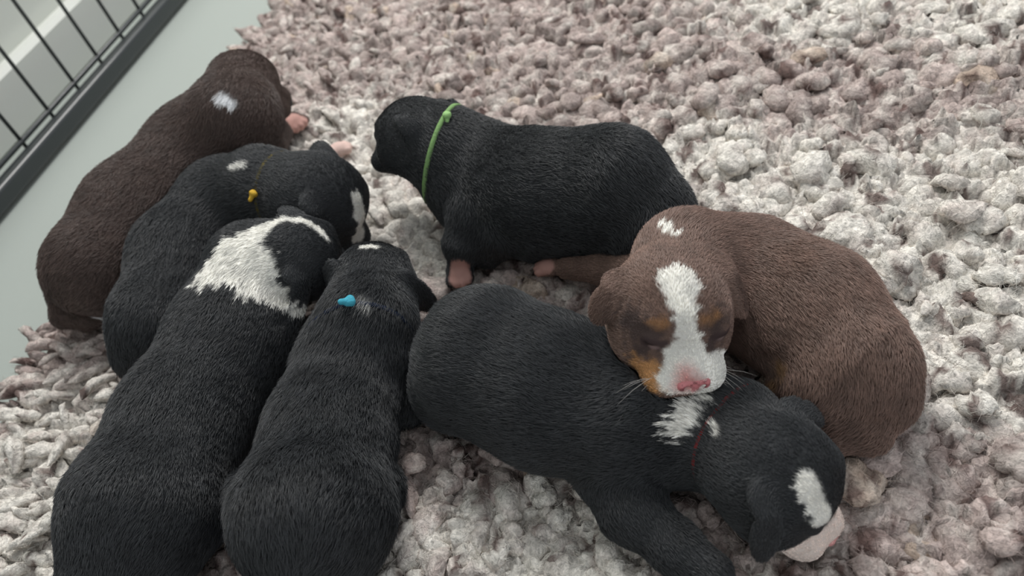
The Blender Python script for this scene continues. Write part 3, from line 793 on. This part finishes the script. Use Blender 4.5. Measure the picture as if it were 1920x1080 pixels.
for i in range(len(XY)):
    pt = rng.random() < pointed_p[i]
    v, fc, tt = VAR[pt, 0 if zz[i] < 0.56 and -60 < uu_[i] < 1980 and vv_[i] < 1140 else 1][rng.integers(16)]
    sc = rng.uniform(0.6, 1.5)
    hl = 0.029 * sc if pt else 0.026 * sc
    wd = (0.0185 if pt else 0.0225 + 0.004 * np.clip((uu_[i] - 900) / 600, 0, 1)) * sc
    dx, dy = lean[i]
    rp_ = rng.random()
    q = v.copy(); q[:, 0] *= hl; q[:, 1] *= wd; q[:, 2] *= hl * (0.75 + 0.3 * rp_)
    if rng.random() < 0.5: q[:, 1] *= -1
    w_ = np.empty_like(q); w_[:, 0] = q[:, 0] * dx - q[:, 1] * dy; w_[:, 1] = q[:, 0] * dy + q[:, 1] * dx; w_[:, 2] = q[:, 2]
    w_[:, :2] += XY[i] - lean[i] * 0.010
    ztop = w_[:, 2].max(); w_[:, 2] += (PT + rng.normal(0.0005, 0.0045)) - ztop
    w_[:, 2] = np.maximum(w_[:, 2], 0.004)
    if alld[i] < 0.022:                                   # pressed down by the body beside it
        dcl = np.min([P_[k_].raw(w_) for k_ in ORDER], 0)
        w_[:, 2] -= np.clip(0.003 - dcl, 0, 0.012) * 0.9
        w_[:, 2] = np.maximum(w_[:, 2], 0.004)
    wf = w_.astype(np.float32)
    base_c = TAUPE * (1 + rng.normal(0, 0.16)) if rng.random() > 0.05 else SAND * 0.6 + TAUPE * 0.4
    col = wool_colour(wf, cr[i], base_c, 0.85 if rng.random() < 0.65 else 0.3)
    AV.append(w_); AF.append(fc + off); AC.append(col); off += len(w_)
AV = np.concatenate(AV); AF = np.concatenate(AF); AC = np.concatenate(AC)
m_wool, nt, b = new_mat('felted_wool', 0.95, (0.4, 0.36, 0.34), 0.08)
a = nt.nodes.new('ShaderNodeAttribute'); a.attribute_name = 'wool'
tc = nt.nodes.new('ShaderNodeTexCoord')
n1 = nt.nodes.new('ShaderNodeTexNoise'); n1.inputs['Scale'].default_value = 420; n1.inputs['Detail'].default_value = 6; n1.inputs['Distortion'].default_value = 1.2
n2 = nt.nodes.new('ShaderNodeTexNoise'); n2.inputs['Scale'].default_value = 150; n2.inputs['Detail'].default_value = 6; n2.inputs['Distortion'].default_value = 0.8
mr = nt.nodes.new('ShaderNodeMapRange'); mr.inputs['From Min'].default_value = 0.35; mr.inputs['From Max'].default_value = 0.62; mr.inputs['To Min'].default_value = 0.72; mr.inputs['To Max'].default_value = 1.12
mx = nt.nodes.new('ShaderNodeVectorMath'); mx.operation = 'SCALE'
bp = nt.nodes.new('ShaderNodeBump'); bp.inputs['Strength'].default_value = 0.9; bp.inputs['Distance'].default_value = 0.0022
bp2 = nt.nodes.new('ShaderNodeBump'); bp2.inputs['Strength'].default_value = 0.8; bp2.inputs['Distance'].default_value = 0.0012
for q in (n1, n2): nt.links.new(tc.outputs['Object'], q.inputs['Vector'])
nt.links.new(n1.outputs['Fac'], mr.inputs['Value']); nt.links.new(a.outputs['Color'], mx.inputs[0]); nt.links.new(mr.outputs['Result'], mx.inputs['Scale'])
m2 = nt.nodes.new('ShaderNodeMapRange'); m2.inputs['From Min'].default_value = 0.36; m2.inputs['From Max'].default_value = 0.6; m2.inputs['To Min'].default_value = 0.74; m2.inputs['To Max'].default_value = 1.12
mxx = nt.nodes.new('ShaderNodeVectorMath'); mxx.operation = 'SCALE'
nt.links.new(n2.outputs['Fac'], m2.inputs['Value']); nt.links.new(mx.outputs['Vector'], mxx.inputs[0]); nt.links.new(m2.outputs['Result'], mxx.inputs['Scale'])
nt.links.new(mxx.outputs['Vector'], b.inputs['Base Color'])
nt.links.new(n2.outputs['Fac'], bp.inputs['Height']); nt.links.new(n1.outputs['Fac'], bp2.inputs['Height'])
nt.links.new(bp.outputs['Normal'], bp2.inputs['Normal']); nt.links.new(bp2.outputs['Normal'], b.inputs['Normal'])
rug = empty('shag_rug', (float(mid[0]), float(mid[1]), 0.0), 'shaggy rug of felted cream and taupe wool tufts under the puppies', 'rug')
o = mesh_obj('pile', AV, AF, m_wool, rug); vcol(o.data, 'wool', AC); o['kind'] = 'stuff'
o = mesh_obj('felt_mat', MV, Q, m_wool, rug); vcol(o.data, 'wool', MC); o['kind'] = 'stuff'
m_back, nt, b = new_mat('rug_backing', 0.95, tuple(lin(104, 90, 86)), 0.05)
n1 = nt.nodes.new('ShaderNodeTexNoise'); n1.inputs['Scale'].default_value = 80
rp = nt.nodes.new('ShaderNodeValToRGB'); rp.color_ramp.elements[0].color = (*lin(80, 68, 66), 1); rp.color_ramp.elements[1].color = (*lin(128, 114, 110), 1)
nt.links.new(n1.outputs['Fac'], rp.inputs['Fac']); nt.links.new(rp.outputs['Color'], b.inputs['Base Color'])
e0 = RE0 * np.array([1, 1, 0]) - ED * 0.5 + EN * 0.012; e1 = RE1 * np.array([1, 1, 0]) + ED * 0.5 + EN * 0.012
cc = (e0 + e1) / 2 + EN * 0.6 + Z3 * 0.004
mesh_obj('backing', *box(cc, ED * np.linalg.norm(e1 - e0) / 2, EN * 0.6, Z3 * 0.0035), m_back, rug, smooth=False)

# loose wool fibres standing off the tufts
T = np.concatenate([AF[:, [0, 1, 2]], AF[:, [0, 2, 3]]])
A, B, C_ = AV[T[:, 0]], AV[T[:, 1]], AV[T[:, 2]]
nn = np.cross(B - A, C_ - A); ar = np.linalg.norm(nn, axis=1); cen = (A + B + C_) / 3
nn = nn / (ar[:, None] + 1e-12)
wgt = ar * (cen[:, 2] > PT - 0.016) / np.maximum(((cen - CAM) @ FWD), 0.2) ** 1.6
N = 210000
ti = rng.choice(len(T), N, p=wgt / wgt.sum()); w = rng.random((N, 2)); fl_ = w.sum(1) > 1; w[fl_] = 1 - w[fl_]
X = A[ti] + (B[ti] - A[ti]) * w[:, :1] + (C_[ti] - A[ti]) * w[:, 1:]
n = nn[ti]; d = rng.normal(size=(N, 3)); d -= n * (d * n).sum(1, keepdims=True); d /= np.linalg.norm(d, axis=1, keepdims=True) + 1e-9
sd_ = np.cross(n, d); ln = rng.uniform(0.003, 0.009, N); curl = rng.normal(0, 1.1, N)
K = 4; pts = np.empty((N, K, 3), np.float32); pts[:, 0] = X; cur = X.copy()
for i in range(1, K):
    a_ = curl * i / K; dv = d * np.cos(a_)[:, None] + sd_ * np.sin(a_)[:, None] + n * (0.32 - 0.22 * i)
    cur = cur + dv * (ln / (K - 1))[:, None]; pts[:, i] = cur
cu = bpy.data.hair_curves.new('wool_fibres'); cu.add_curves([K] * N)
cu.attributes['position'].data.foreach_set('vector', pts.reshape(-1))
ra = cu.attributes.get('radius') or cu.attributes.new('radius', 'FLOAT', 'POINT')
ra.data.foreach_set('value', np.tile(np.array([0.00009, 0.00009, 0.00008, 0.00004], np.float32), N))
ca = cu.attributes.new('fur_color', 'FLOAT_COLOR', 'CURVE')
C4 = np.ones((N, 4), np.float32); C4[:, :3] = AC[T[ti, 0]] * rng.choice([0.55, 0.9, 1.1, 1.25], (N, 1))
ca.data.foreach_set('color', np.clip(C4, 0, 0.95).ravel())
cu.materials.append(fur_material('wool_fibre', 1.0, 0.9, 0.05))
fo = bpy.data.objects.new('wool_fibres', cu); COL.objects.link(fo); put_under(fo, rug); fo['kind'] = 'stuff'
